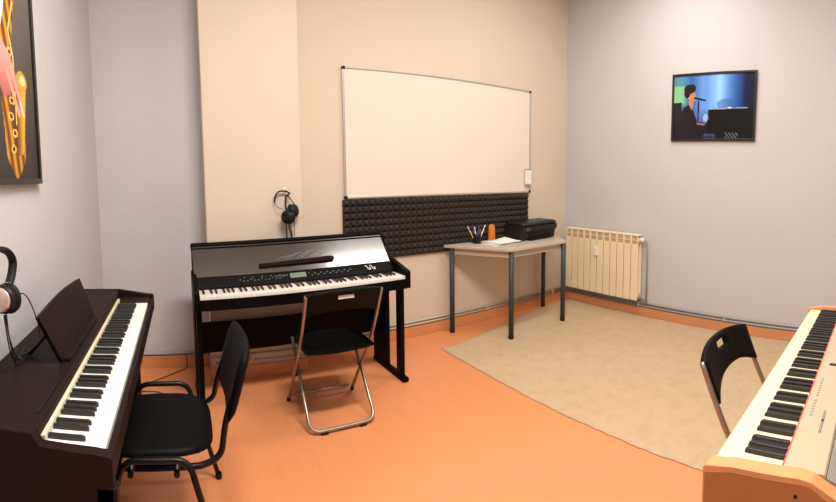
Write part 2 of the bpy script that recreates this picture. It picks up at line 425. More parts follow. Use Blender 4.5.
def ink_sax(x, y):   # x right, y up; only the right part is in the photo
    y = y / .82; x = x + .045 + .03 * smooth(.3, 0, y)
    c = mixc((.22, .20, .19), (.40, .38, .36), y)
    c = mixc(c, (.42, .40, .38), .35 * smooth(.9, .6, x) * smooth(.2, .9, y))
    if inpoly(x, y, [(.0, 1), (.50, 1), (.56, .93), (.50, .80), (.42, .72), (.0, .55)]): c = mixc((.45, .58, .78), (.86, .88, .92), smooth(.3, .5, x))
    tube = [(.66, 1.0), (.62, .86), (.52, .70), (.50, .40), (.55, .16), (.66, .08), (.74, .14), (.74, .38), (.72, .46)]
    if sline(x, y, tube, .075): c = mixc((.42, .24, .07), (.80, .58, .22), .5 + .5 * math.sin(x * 60 + y * 23))
    if inpoly(x, y, [(.66, .12), (.78, .14), (.88, .54), (.62, .56)]): c = mixc((.40, .25, .07), (.86, .66, .25), smooth(.64, .80, x))
    if ell(x, y, .80, .545, .10, .055): c = (.90, .62, .22)
    if ell(x, y, .815, .55, .05, .028): c = (1, .93, .66)
    for k in range(7):
        cy_ = .16 + k * .085; cx_ = .60 + .03 * math.sin(k * 2.1)
        if ell(x, y, cx_, cy_, .045, .022): c = (.92, .74, .38)
        if ell(x, y, cx_, cy_, .026, .012): c = (.30, .17, .06)
    if sline(x, y, [(.70, .95), (.60, .78), (.66, .66), (.66, .30)], .010): c = (.95, .80, .48)
    hand = [(.30, .70), (.46, .72), (.60, .66), (.70, .56), (.76, .46), (.72, .43), (.62, .50), (.56, .44), (.48, .42), (.38, .50), (.28, .56)]
    if inpoly(x, y, hand): c = mixc((.88, .62, .58), (.70, .42, .38), smooth(.68, .42, y))
    for q in ([(.60, .60), (.74, .45), (.78, .39)], [(.55, .56), (.66, .42), (.72, .36)]):
        if sline(x, y, q, .022): c = (.85, .62, .56)
    if sline(x, y, [(.76, .42), (.80, .36)], .016): c = (.92, .85, .78)
    return c
LW, LH = .62, .90
t = thing('framed_picture', 'framed poster of a golden saxophone with a hand on its keys, on the left wall', 'picture', (XL, 1.842 - LW, 1.383))
print_obj('photograph', LW - .036, LH - .036, 110, 160, ink_sax, lambda a, b: (.014, .018 + a, .018 + b), t)
box_obj('backing', .002, .013, .01, LW - .01, .01, LH - .01, M_['frame'], t)
for a in ((0, LW, 0, .022), (0, LW, LH - .022, LH), (0, .022, .022, LH - .022), (LW - .022, LW, .022, LH - .022)):
    box_obj('frame_rail', .001, .026, a[0], a[1], a[2], a[3], M_['frame'], t, .002)

# ------------------------------------------------------------------ radiator
ry0, ry1, rz0, rz1 = 2.215, 3.125, .170, .812
t = thing('radiator', 'cream ribbed radiator on the grey wall beside the table', 'radiator', (XR, ry0, rz0))
n = 11; sw = (ry1 - ry0) / n; RH = rz1 - rz0
def section_mesh():
    bm = bm_new()
    add_box(bm, -.105, -.095, .0028, sw - .0028, 0, RH - .098, .005, 2)              # front fin
    add_box(bm, -.095, -.035, sw * .5 - .012, sw * .5 + .012, .02, RH - .03)         # water column
    add_box(bm, -.105, -.030, .0015, sw - .0015, RH - .018, RH, .006, 2)             # top cap
    add_box(bm, -.105, -.098, .0015, .012, RH - .105, RH - .01); add_box(bm, -.105, -.098, sw - .012, sw - .0015, RH - .105, RH - .01)
    add_box(bm, -.104, -.098, .010, sw - .010, RH - .060, RH - .054)
    add_box(bm, -.085, -.045, 0, sw, .03, .07); add_box(bm, -.085, -.045, 0, sw, RH - .075, RH - .035)
    add_box(bm, -.040, -.034, .0015, sw - .0015, .01, RH - .02)
    return bm
s0 = None
for i in range(n):
    if s0 is None: o = s0 = obj('section', section_mesh(), M_['radiator'], t)
    else: o = s0.copy(); COL.objects.link(o)
    o.location = (0, i * sw, 0)
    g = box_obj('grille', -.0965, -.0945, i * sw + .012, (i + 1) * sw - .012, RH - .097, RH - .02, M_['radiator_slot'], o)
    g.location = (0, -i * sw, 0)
my = 2.712 - ry0
bm = bm_new(); add_box(bm, -.122, -.104, my - .022, my + .022, .385, .475, .005); o = obj('heat_meter', bm, M_['white_plastic'], t)
bm = bm_new(); add_lathe(bm, [(.010, 0), (.012, .004), (.008, .008)], (-.112, my, .378), 12); obj('seal', bm, M_['pipe_grey'], t)
bm = bm_new(); add_lathe(bm, [(.013, -.04), (.013, 0), (.02, .004), (.02, .035), (.015, .04)], (-.065, 0, RH - .055), 14, Matrix.Rotation(PI / 2, 4, 'X')); obj('valve', bm, M_['white_plastic'], t)
bm = bm_new(); add_lathe(bm, [(.013, -.03), (.013, 0), (.018, .004), (.018, .025)], (-.065, 0, .05), 14, Matrix.Rotation(PI / 2, 4, 'X')); obj('lower_valve', bm, M_['pipe_grey'], t)
bm = bm_new(); add_tube(bm, round_path([(-.065, -.03, RH - .055), (-.065, -.05, RH - .055), (-.03, -.055, RH - .09), (-.022, -.055, -.03)], .03), .009, 8); obj('feed_pipe', bm, M_['pipe_grey'], t)
bm = bm_new(); add_tube(bm, round_path([(-.065, -.02, .05), (-.065, -.03, .02), (-.025, -.03, -.0), (-.022, -.03, -.03)], .02), .009, 8); obj('return_pipe', bm, M_['pipe_grey'], t)
for y in (.12, ry1 - ry0 - .12): box_obj('wall_bracket', -.036, -.002, y - .012, y + .012, RH - .10, RH - .06, M_['radiator'], t)

# ------------------------------------------------------------------ trapezoid table and what stands on it
TZ = .763
t = thing('table', 'pale topped trapezoid table with four grey steel legs, long side to the wall', 'table', (2.75, 2.95, 0))
def inset(P, d):
    n = len(P); out = []
    for i in range(n):
        a, b, c = Vector(P[i - 1]), Vector(P[i]), Vector(P[(i + 1) % n])
        n1 = Vector((-(b - a).y, (b - a).x)).normalized(); n2 = Vector((-(c - b).y, (c - b).x)).normalized()
        m = (n1 + n2).normalized(); out.append(tuple(b + m * d / max(.3, m.dot(n1))))
    return out
top = [(2.085 - 2.75, 3.175 - 2.95), (2.39 - 2.75, 2.655 - 2.95), (3.10 - 2.75, 2.675 - 2.95), (3.40 - 2.75, 3.175 - 2.95)]
bm = bm_new(); add_prism(bm, top, TZ - .024, TZ, 'z', .004); obj('tabletop', bm, M_['table_top'], t)
ia, ib = inset(top, .035), inset(top, .05)
for i in range(4):
    a, b, c, d = ia[i], ia[(i + 1) % 4], ib[(i + 1) % 4], ib[i]
    bm = bm_new(); add_prism(bm, [a, b, c, d], TZ - .078, TZ - .024, 'z'); obj('apron', bm, M_['table_top'], t)
for lx, ly in [(2.145, 3.135), (2.419, 2.680), (3.070, 2.690), (3.285, 3.150)]:
    fz = 0 if lx < 2.2 else .0148
    bm = bm_new(); add_tube(bm, [(lx - 2.75, ly - 2.95, .015 + fz), (lx - 2.75, ly - 2.95, TZ - .026)], .0215, 16); l = obj('leg', bm, M_['table_leg'], t)
    bm = bm_new(); add_tube(bm, [(lx - 2.75, ly - 2.95, fz), (lx - 2.75, ly - 2.95, .02 + fz)], .0235, 16); obj('foot_cap', bm, M_['black_plastic'], l)

# printer
t = thing('printer', 'black inkjet printer at the wall end of the pale table', 'printer', (2.735, 2.872, TZ), .13)
PWd, PD, PHt = .525, .232, .168
bm = bm_new(); add_prism(bm, [(.03, .0), (PD, .0), (PD, .145), (.03, .138), (.0, .130), (-.002, .085), (.028, .08)], 0, PWd, 'x', .006)
for f_ in bm.faces: f_.smooth = False
obj('body', bm, M_['printer'], t)
bm = bm_new(); add_prism(bm, [(.0, .139), (PD - .01, .147), (PD - .012, PHt), (.03, PHt - .004), (.004, PHt - .018)], .004, PWd - .004, 'x', .006)
obj('scanner_lid', bm, M_['printer'], t)
bm = bm_new(); add_box(bm, .10, PWd - .07, -.015, .05, .008, .018, .004); obj('output_tray', bm, M_['black_plastic'], t)
box_obj('tray_opening', .11, PWd - .08, .0262, .0302, .022, .076, M_['black_plastic'], t)
box_obj('control_panel', .03, .10, -.006, .002, .092, .122, M_['gloss_black'], t, .002)
for i in range(4): box_obj('button', .036 + i * .016, .046 + i * .016, -.009, -.004, .10, .108, M_['button'], t, .002)
box_obj('side_trim', PWd - .001, PWd + .002, .06, PD - .03, .02, .09, M_['button'], t, .001)

# pen cup and pens
PX, PY = 2.375, 3.085
t = thing('pen_cup', 'small black pen cup near the left end of the table', 'cup', (PX, PY, TZ), 0)
bm = bm_new(); add_lathe(bm, [(.036, 0), (.038, .004), (.036, .055), (.038, .085), (.035, .085), (.033, .055), (.034, .008), (.02, .006)], seg=20); obj('cup', bm, M_['black_plastic'], t)
bm = bm_new()
add_tube(bm, [(.037 * math.cos(a), .037 * math.sin(a), .085) for a in [2 * PI * k / 20 for k in range(20)]], .0022, 6, closed=True); obj('rim', bm, M_['frame'], t)
pens = [('yellow', -.09, .012, .150, 'yellow pen leaning out of the pen cup to the left'),
        ('white_pen', .085, -.012, .155, 'white marker leaning out of the pen cup to the right'),
        ('blue', -.022, .034, .155, 'dark blue pen standing at the back of the pen cup'),
        ('white_pen', -.045, -.026, .146, 'white pen standing beside the yellow one in the pen cup'),
        ('red', .012, -.034, .128, 'short red pen in the middle of the pen cup'),
        ('blue', .050, .030, .150, 'dark blue pen behind the white marker in the pen cup')]
for m_, dx, dy, l, lab in pens:
    p = thing('pen', lab, 'pen', (PX, PY, TZ), 0, 'pens in the pen cup')
    b = Vector((dx * .16, dy * .45, .012)); e = Vector((dx, dy, l)); d = (e - b).normalized()
    bm = bm_new(); add_tube(bm, [b, e - d * .035], .0045, 8); obj('barrel', bm, M_[m_], p)
    bm = bm_new(); add_tube(bm, [e - d * .036, e - d * .004, e], .0056, 8); obj('cap', bm, M_['white_pen' if m_ == 'yellow' else m_], p)
# orange domed holder
t = thing('plastic_holder', 'upright orange plastic piece with a rounded top between pen cup and printer', 'holder', (2.585, 3.135, TZ), .2)
bm = bm_new()
prof = [(-.034, 0), (.034, 0), (.030, .11)] + [(.026 * math.cos(a), .122 + .026 * math.sin(a)) for a in [PI * k / 8 for k in range(9)]] + [(-.030, .11)]
add_prism(bm, prof, -.016, .016, 'y', .004); obj('shell', bm, M_['orange'], t)
bm = bm_new(); add_box(bm, -.036, .036, -.02, .02, 0, .006, .002); obj('base', bm, M_['orange'], t)
# papers
pl = ['lowest white sheet of the loose stack in front of the printer', 'second white sheet up in the loose stack before the printer',
      'third white sheet up in the loose stack before the printer', 'fourth white sheet up in the loose stack before the printer', 'top white sheet with a lifted corner in front of the printer']
for i in range(5):
    bm = bm_new(); nx_, ny_ = 12, 9; lift = .004 + .004 * (i == 4)
    G = [[bm.verts.new(((u / nx_ - .5) * .27, (v / ny_ - .5) * .20, .0025 * math.sin(u * .5 + i) ** 2 + (.009 if i == 4 else .003) * max(0, (u / nx_ - .55)) * max(0, v / ny_ - .3) * 6)) for u in range(nx_ + 1)] for v in range(ny_ + 1)]
    for v in range(ny_):
        for u in range(nx_): bm.faces.new([G[v][u], G[v][u + 1], G[v + 1][u + 1], G[v + 1][u]]).smooth = True
    r = bmesh.ops.extrude_face_region(bm, geom=list(bm.faces)); bmesh.ops.translate(bm, verts=[g for g in r['geom'] if isinstance(g, bmesh.types.BMVert)], vec=(0, 0, .0012))
    o = obj('sheet_of_paper', bm, M_['paper'])
    o.location = (2.51 + .012 * i, 2.945 + .008 * ((i * 3) % 4), TZ + .0005 + i * .0042); o.rotation_euler = (0, 0, [.10, -.05, .22, .02, .14][i])
    tag(o, pl[i], 'paper', 'loose papers on the table')

# ------------------------------------------------------------------ piano keys
def bevel_box_mesh(x0, x1, y0, y1, z0, z1, b):
    bm = bm_new(); add_box(bm, x0, x1, y0, y1, z0, z1, b, 2); return bm
def keyboard(root, L, z, depth, wm, bmt):
    """88 keys; x along the keyboard from 0 (bass) to L, y away from the player, top of the white keys at z"""
    p = L / 52; wk = bk = None
    names = 'ABCDEFG'
    for i in range(52):
        if wk is None:
            bm = bevel_box_mesh(.0003, p - .0003, 0, depth, -.021, 0, .0012)
            wk = o = obj('white_key', bm, M_[wm], root)
        else: o = wk.copy(); COL.objects.link(o)
        o.location = (i * p, 0, z)
    for i in range(51):
        if names[i % 7] in 'BE': continue
        if bk is None:
            bm = bm_new(); hw = .0055 * L / 1.22
            add_prism(bm, [(depth * .355, -.002), (depth * .365, .0075), (depth * .42, .0115), (depth, .0115), (depth, -.002)], -hw, hw, 'x', .0012)
            bk = o = obj('black_key', bm, M_[bmt], root)
        else: o = bk.copy(); COL.objects.link(o)
        off = {'A': .08, 'C': -.08, 'D': .08, 'F': -.1, 'G': 0}[names[i % 7]]
        o.location = ((i + 1 + off) * p, 0, z)

def text_obj(name, s, size, mtx, m, parent, ext=.0004):
    cu = bpy.data.curves.new(name, 'FONT'); cu.body = s; cu.size = size; cu.extrude = ext; cu.align_x = 'CENTER'; cu.align_y = 'CENTER'
    tmp = bpy.data.objects.new(name, cu); COL.objects.link(tmp)
    dg = bpy.context.evaluated_depsgraph_get(); me = bpy.data.meshes.new_from_object(tmp.evaluated_get(dg))
    bpy.data.objects.remove(tmp); me.materials.clear(); me.materials.append(m); me.name = name
    o = bpy.data.objects.new(name, me); COL.objects.link(o); o.parent = parent; o.matrix_local = mtx
    return o

# ------------------------------------------------------------------ P1: dark rosewood piano against the left wall
t = thing('digital_piano', 'dark rosewood brown digital piano against the left wall with its lid open', 'piano', (-.203, .975, 0), PI / 2)
# local x -> world +Y, local y -> world -X
kz = .760
L1 = 1.24
keyboard(t, L1, kz, .143, 'white_key', 'black_key')
BW = XL + .1946        # wall in local -y
D1 = -(XL + .006 + .203)   # local y of the back
for nm, x0, x1, ft in (('side_panel', -.035, -.004, .762), ('side_panel', L1 + .12, L1 + .145, .772)):
    bm = bm_new()
    near = x0 < 0
    prof_ = [(-.022, .42 if near else .69), (-.022, ft - .006), (-.014, ft), (.02, ft + .003)]
    prof_ += [(.148, .768), (.166, .800)] if near else [(.165, .801)]
    prof_ += [(D1, .803), (D1, 0), (.10, 0), (.10, .42 if near else .66)] + ([] if near else [(.0, .68)])
    add_prism(bm, prof_, x0, x1, 'x', .003)
    obj(nm, bm, M_['rosewood'], t)
    lo = .10 * (x0 > 0)
    bm = bm_new(); add_box(bm, x0, x1, -.030 + lo, .020 + lo, .03, .69, .004); l = obj('leg', bm, M_['rosewood'], t)
    bm = bm_new(); add_box(bm, x0 - .002, x1 + .002, -.04 + lo, .11 + lo, 0, .03, .004); obj('foot', bm, M_['rosewood'], l)
box_obj('key_slip', -.004, L1 + .12, -.020, -.004, .69, .754, M_['rosewood'], t, .003)
box_obj('key_bed', -.004, L1 + .12, -.004, D1, .69, .735, M_['rosewood'], t)
bm = bm_new(); add_prism(bm, [(.155, .764), (.158, .790), (.166, .799), (D1, .801), (D1, .735), (.150, .735)], -.004, L1 + .12, 'x', .002); obj('lid', bm, M_['rosewood'], t)
box_obj('felt_strip', .000, L1 + .02, .1435, .1545, .752, .778, M_['gold_strip'], t)
box_obj('key_block', L1 + .002, L1 + .12, -.004, .149, .735, .762, M_['rosewood'], t, .003)
box_obj('groove', .06, .82, .176, .181, .7990, .8022, M_['black_plastic'], t)
box_obj('lower_panel', -.004, L1 + .12, D1 - .03, D1 - .012, .12, .69, M_['rosewood'], t)
box_obj('pedal_board', -.004, L1 + .12, .22, .26, .06, .16, M_['rosewood'], t, .003)
for k in (-1, 0, 1):
    bm = bm_new(); add_box(bm, .60 + k * .07, .625 + k * .07, .14, .235, .075, .085, .004); obj('pedal', bm, M_['cup_metal'], t)
# music stand: leaning back, bottom edge on the lid
bm = bm_new()
a0, a1, h = .372, .868, .165
for i_, (yb, zb) in enumerate(((0, 0),)):
    dy, dz = .050, h - .006
    nrm = Vector((0, -dz, dy)).normalized() * -.012
    B = [Vector((a0, .212, .803)), Vector((a1, .206, .803)), Vector((a1 - .005, .206 + dy + .006, .803 + dz + .006)), Vector((a0 - .058, .212 + dy + .002, .803 + dz))]
    arc = []
    for k in range(9):
        u = k / 8; q = B[3].lerp(B[2], u); q.z += .014 * math.sin(PI * u); arc.append(q)
    ring = [B[0], B[1]] + arc[::-1]
    A = [bm.verts.new(v) for v in ring]; C = [bm.verts.new(v + nrm * -1) for v in ring]
    bm.faces.new(A); bm.faces.new(C[::-1])
    for k in range(len(A)): bm.faces.new([A[k], C[k], C[(k + 1) % len(A)], A[(k + 1) % len(A)]])
ms = obj('music_stand', bm, M_['rosewood'], t)
bm = bm_new(); c_ = Vector((.545, .2425, .935)); up_ = Vector((0, .05, .149)).normalized()
add_tube(bm, [c_ + Vector((1, 0, 0)) * .009 * math.cos(a) + up_ * .009 * math.sin(a) for a in [2 * PI * k / 16 for k in range(16)]], .0009, 6, closed=True)
for k in range(3):
    a = PI / 2 + k * PI / 3; d_ = Vector((1, 0, 0)) * .0085 * math.cos(a) + up_ * .0085 * math.sin(a); add_tube(bm, [c_ - d_, c_ + d_], .0009, 5)
obj('emblem', bm, M_['silver'], ms)
box_obj('stand_ledge', a0 + .02, a1 - .02, .180, .206, .8032, .810, M_['rosewood'], t, .002)
for x in (a0 + .05, a1 - .05):
    bm = bm_new(); add_tube(bm, [(x, .33, .805), (x, .262, .88)], .006, 8); obj('stand_strut', bm, M_['black_plastic'], t)

# ------------------------------------------------------------------ P2: black piano in front of the column
t = thing('digital_piano', 'black digital piano with a raised glossy panel, standing before the beige column', 'piano', (.067, 2.438, 0), .0345)
L2, k2 = 1.270, .72
keyboard(t, L2, k2, .147, 'cream_key' if False else 'white_key', 'black_key')
xl, xr = -.032, L2 + .034
for x0, x1 in ((xl, -.003), (L2 + .003, xr)):
    bm = bm_new(); add_prism(bm, [(-.012, .640), (-.012, .742), (-.004, .752), (.16, .79), (.25, .812), (.30, .812), (.30, .640)], x0, x1, 'x', .003); obj('side_cheek', bm, M_['piano_black'], t)
box_obj('key_slip', -.003, L2 + .003, -.012, -.003, .640, .702, M_['piano_black'], t, .002)
box_obj('key_bed', -.003, L2 + .003, -.003, .30, .640, .697, M_['piano_black'], t)
box_obj('red_felt_strip', 0, L2, .1472, .1488, .70, .722, M_['red_felt'], t)
bm = bm_new(); add_prism(bm, [(.149, .697), (.149, .732), (.152, .736), (.195, .782), (.30, .790), (.30, .697)], -.003, L2 + .003, 'x', .001); cpn = obj('control_panel', bm, M_['piano_black'], t)
# local frame of the sloping control face
s0_ = Vector((0, .152, .736)); e_ = Vector((0, .195, .782)); un = (e_ - s0_).normalized(); nn = Vector((0, -un.z, un.y))
slen = (e_ - s0_).length
def on_strip(nm, x0, x1, a0_, a1_, m, th=.002, bev=.0006):
    mt = Matrix((Vector((1, 0, 0)), un, nn)).transposed().to_4x4(); mt.translation = s0_
    bm = bm_new(); add_box(bm, x0, x1, a0_, a1_, .0004, th, bev, 1, mt); return obj(nm, bm, m, cpn)
on_strip('display', .565, .668, .018, .052, M_['screen'])
rnd = random.Random(3)
for k in range(13): on_strip('button', .25 + k * .022, .262 + k * .022, .020 + .010 * (k % 3 == 0), .027 + .010 * (k % 3 == 0), M_['button'], .003)
for k in range(6): on_strip('button', .47 + k * .014, .478 + k * .014, .034, .046, M_['button'], .003)
for k in range(14): on_strip('button', .70 + k * .020, .711 + k * .020, .022 + .012 * (k % 2), .030 + .012 * (k % 2), M_['button'], .003)
for k in range(5): on_strip('indicator', .28 + k * .055, .283 + k * .055, .046, .049, M_['silver'], .0012, 0)
mt = Matrix((Vector((1, 0, 0)), un, nn)).transposed().to_4x4(); mt.translation = s0_ + un * .034 + nn * .001
for q_ in range(2):      # white looping two-stroke mark at the treble end
    bm = bm_new(); x0 = 1.085 + q_ * .034
    pts = [Vector((x0 - .014, .012, 0)), Vector((x0 - .004, .018, 0)), Vector((x0 + .002, .004, 0)), Vector((x0 + .008, -.010, 0)), Vector((x0 + .020, -.012, 0)), Vector((x0 + .018, .004, 0))]
    add_tube(bm, [mt @ v for v in smooth_path(pts, 4)], .0014, 6, rx=.0042); obj('maker_mark', bm, M_['silver'], cpn)
bm = bm_new(); add_lathe(bm, [(.008, 0), (.008, .006), (.006, .007)], mt @ Vector((.685, .004, 0)), 12); obj('dial', bm, M_['button'], cpn)
# raised panel (open key cover)
p0, p1 = Vector((0, .200, .785)), Vector((0, .345, .952)); pu = (p1 - p0).normalized(); pn = Vector((0, -pu.z, pu.y)); pl_ = (p1 - p0).length
pm = Matrix((Vector((1, 0, 0)), pu, pn)).transposed().to_4x4(); pm.translation = p0
def on_panel(nm, m, par, *a, bev=.002):
    bm = bm_new(); add_box(bm, *a, bev, 2, pm); return obj(nm, bm, m, par)
kc = on_panel('raised_panel', M_['gloss_black'], t, -.018, L2 - .004, 0, pl_, -.012, 0)
bm = bm_new(); add_box(bm, -.026, L2 + .004, pl_ - .004, pl_ + .022, -.028, .012, .009, 3, pm); obj('top_roll', bm, M_['piano_black'], t)
bm = bm_new(); hb = .017; n_ = 8
outl = [(.385, .045 - hb * .55), (.86, .062 - hb)] + [(.86 + hb * math.cos(a), .062 + hb * math.sin(a)) for a in [-PI / 2 + PI * k / n_ for k in range(1, n_)]] + [(.86, .062 + hb), (.385, .045 + hb * .9)]
vs = add_prism(bm, outl, .0003, .016, 'z', .002); bmesh.ops.transform(bm, matrix=pm, verts=bm.verts); obj('music_ledge', bm, mat('dark_brown_ledge', (.012, .004, .004), .6, spec=.05), kc)
bm = bm_new()   # thin slanting silver strokes above the ledge
for k in range(12):
    u = k / 11; x = .50 + .30 * u; L_ = .018 + .035 * math.sin(PI * u)
    pts = [Vector((x, .088, .0008)), Vector((x + .035, .094 + L_ * .35, .0008)), Vector((x + .09, .098 + L_ * .8, .0008))]
    if k % 3 != 1: add_tube(bm, [pm @ v for v in smooth_path(pts, 4)], .0005, 5, rx=.0008)
obj('silver_strokes', bm, M_['silver'], kc)
bm = bm_new(); add_prism(bm, [(.30, .640), (.30, .79), (.33, .94), (.37, .955), (.37, .640)], xl + .01, xr - .01, 'x', .002); obj('back_case', bm, M_['piano_black'], t)
for lx in (-.004, L2 + .018):
    bm = bm_new(); add_box(bm, lx - .018, lx + .018, .285, .475, .03, .640, .003); obj('leg', bm, M_['piano_black'], t)
    bm = bm_new(); add_box(bm, lx - .016, lx + .016, .075, .135, .03, .640, .003); obj('leg', bm, M_['piano_black'], t)
    bm = bm_new(); add_box(bm, lx - .022, lx + .022, .03, .485, 0, .032, .008, 3); obj('foot', bm, M_['piano_black'], t)
box_obj('modesty_panel', .024, L2 - .006, .400, .416, .245, .445, M_['piano_black'], t, .002)
bm = bm_new(); add_box(bm, .03, L2 - .01, .37, .455, .60, .640); obj('rear_rail', bm, M_['piano_black'], t)

# ------------------------------------------------------------------ P3: cream piano with cherry wood ends
k3, L3 = .754, 1.22
t = thing('digital_piano', 'cream digital piano with orange wooden ends, at the right edge of the room view', 'piano', (.885 + L3, .330, 0), PI)
keyboard(t, L3, k3, .143, 'cream_key', 'black_key')
for x0, x1 in ((-.038, -.004), (L3 + .004, L3 + .040)):
    bm = bm_new(); add_prism(bm, [(-.016, .62), (-.016, .750), (-.010, .758), (.05, .768), (.19, .774), (.215, .772), (.26, .742), (.36, .70), (.38, .62)], x0, x1, 'x', .003)
    e = obj('end_panel', bm, M_['cherry'], t)
    bm = bm_new(); add_prism(bm, [(-.010, .625), (-.010, .742), (.05, .758), (.19, .764), (.212, .762), (.255, .733), (.353, .693), (.372, .625)], *( (x1 - .0005, x1 + .0015) if x0 > 0 else (x0 - .0015, x0 + .0005)), axis='x'); obj('veneer_face', bm, M_['cherry_dark'], e)
    bm = bm_new(); add_lathe(bm, [(.004, 0), (.004, .002)], ((x1 + .0008) if x0 > 0 else (x0 - .0028), .185, .738), 10, Matrix.Rotation(PI / 2, 4, 'Y')); obj('screw_hole', bm, M_['black_plastic'], e)
box_obj('key_slip', -.004, L3 + .004, -.012, -.002, .64, .738, M_['cream_panel'], t, .002)
box_obj('key_bed', -.004, L3 + .004, -.002, .37, .64, .725, M_['cream_panel'], t)
box_obj('red_felt_strip', 0, L3, .1432, .1465, .735, .7605, M_['red_felt'], t)
bm = bm_new(); add_prism(bm, [(.147, .725), (.147, .762), (.150, .767), (.236, .767), (.240, .762), (.240, .725)], -.004, L3 + .004, 'x', .001); pc = obj('control_panel', bm, M_['cream_panel'], t)
bm = bm_new(); add_prism(bm, [(.241, .725), (.241, .760), (.34, .722), (.355, .70), (.355, .66), (.241, .66)], -.004, L3 + .004, 'x', .002); obj('speaker_cloth', bm, M_['grey_mesh'], t)
box_obj('slot', .655, .672, .176, .225, .7665, .7682, M_['black_plastic'], pc, .0005)
for k in range(15):    # worn lettering along the panel, too small to read
    x = .775 + k * .0155
    if k == 8: continue
    box_obj('letter', x, x + .008, .166, .1675 + .006, .7668, .7675, M_['grey_mesh'], pc)
for k in range(2): box_obj('button', .97 + .045 * k, 1.028 + .045 * k, .20, .206, .7668, .770, M_['grey_mesh'], pc, .001)
for x in (.05, L3 - .05):
    bm = bm_new(); add_box(bm, x - .02, x + .02, .10, .30, .03, .62, .003); obj('leg', bm, M_['cherry'], t)
    bm = bm_new(); add_box(bm, x - .022, x + .022, .0, .40, .0148 if x < .1 else 0, .032, .006); obj('foot', bm, M_['cherry'], t)

# ------------------------------------------------------------------ folding chairs (face +Y locally)
def folding_chair(label):
    t = thing('folding_chair', label, 'chair', (0, 0, 0), 0, None)
    hw = .208
    for s in (-1, 1):   # long tube: back rest top to front foot
        bm = bm_new(); add_tube(bm, smooth_path([(s * hw, -.262, .765), (s * hw, -.215, .655), (s * hw, -.160, .54), (s * hw, -.070, .39), (s * hw, .195, .022)], 6), .0095, 10); obj('front_leg', bm, M_['steel_tube'], t)
        bm = bm_new(); add_tube(bm, [(s * hw, .192, .026), (s * hw, .205, .004)], .0125, 10); obj('rubber_foot', bm, M_['black_plastic'], t)
    bm = bm_new(); add_tube(bm, [(-hw, .175, .052), (hw - .035, .175, .050)], .0085, 10); obj('front_crossbar', bm, M_['steel_tube'], t)
    bm = bm_new(); h2 = .186
    add_tube(bm, round_path([(-h2, .150, .415), (-h2, -.205, .018), (h2, -.205, .018), (h2, .150, .415)], .06, 8), .0095, 10); obj('rear_leg_frame', bm, M_['steel_tube'], t)
    for x in (-.11, .11): box_obj('floor_pad', x - .02, x + .02, -.218, -.192, 0, .010, M_['black_plastic'], t, .003)
    # seat
    bm = bm_new(); nx_, ny_ = 14, 12; G = []
    for j in range(ny_ + 1):
        v = j / ny_; row = []
        for i in range(nx_ + 1):
            u = i / nx_ * 2 - 1
            wd = .200 - .030 * max(0, v - .5) * 2 * (v > .5) ; y = -.195 + .36 * v
            y += -.016 * (1 - u * u) * (v < .5) * (1 - 2 * v) + .02 * (1 - u * u) * max(0, 2 * v - 1)
            z = .430 - .010 * (1 - u * u) * math.sin(PI * v) + .006 * abs(u) ** 4 - .008 * (v > .95)
            row.append(bm.verts.new((u * wd, y, z)))
        G.append(row)
    for j in range(ny_):
        for i in range(nx_): bm.faces.new([G[j][i], G[j][i + 1], G[j + 1][i + 1], G[j + 1][i]]).smooth = True
    bmesh.ops.solidify(bm, geom=list(bm.faces), thickness=.016)
    obj('seat', bm, M_['chair_black'], t)
    # back rest with a hand slot
    bm = bm_new(); nx_, ny_ = 28, 12
    def bp(u, v):
        hwid = .214 - .004 * (1 - v)
        zt = .785 - .022 * abs(u) ** 2.5; zb = .672 - .040 * abs(u) ** 2.5
        z = zb + (zt - zb) * v
        y = -.262 - (z - .765) * .43 - .030 * (1 - u * u) - .004
        return (u * hwid, y + .0, z)
    G = [[bm.verts.new(bp(i / nx_ * 2 - 1, j / ny_)) for i in range(nx_ + 1)] for j in range(ny_ + 1)]
    for j in range(ny_):
        for i in range(nx_):
            if 11 <= i <= 16 and 7 <= j <= 9: continue
            bm.faces.new([G[j][i], G[j][i + 1], G[j + 1][i + 1], G[j + 1][i]]).smooth = True
    bmesh.ops.delete(bm, geom=[v for v in bm.verts if not v.link_faces], context='VERTS')
    bmesh.ops.solidify(bm, geom=list(bm.faces), thickness=.020)
    obj('backrest', bm, M_['chair_black'], t)
    for s in (-1, 1):
        bm = bm_new(); add_lathe(bm, [(.007, -.012), (.009, -.010), (.009, .010), (.007, .012)], (s * .198, .040, .235), 10, Matrix.Rotation(PI / 2, 4, 'Y')); obj('pivot', bm, M_['black_plastic'], t)
    return t
c2 = folding_chair('black plastic folding chair on steel tubes, pushed up to the black piano')
c2.location = (.790, 2.385, 0); c2.rotation_euler = (0, 0, .0)
c3 = copy_thing(c2); c3['label'] = 'black folding chair with a hand slot, facing the cream piano on the right'
c3.location = (1.520, .290, 0); c3.rotation_euler = (0, 0, PI)
bm = bm_new(); add_box(bm, -.044, .044, -.2835, -.277, .737, .757, .003); obj('added_slot_plate', bm, M_['white_plastic'], c2)['label'] = 'pale plate added to brighten the hand slot'  # pale plate added to make this hand slot look bright
for c in (c2, c3): c['group'] = 'folding chairs at the pianos'

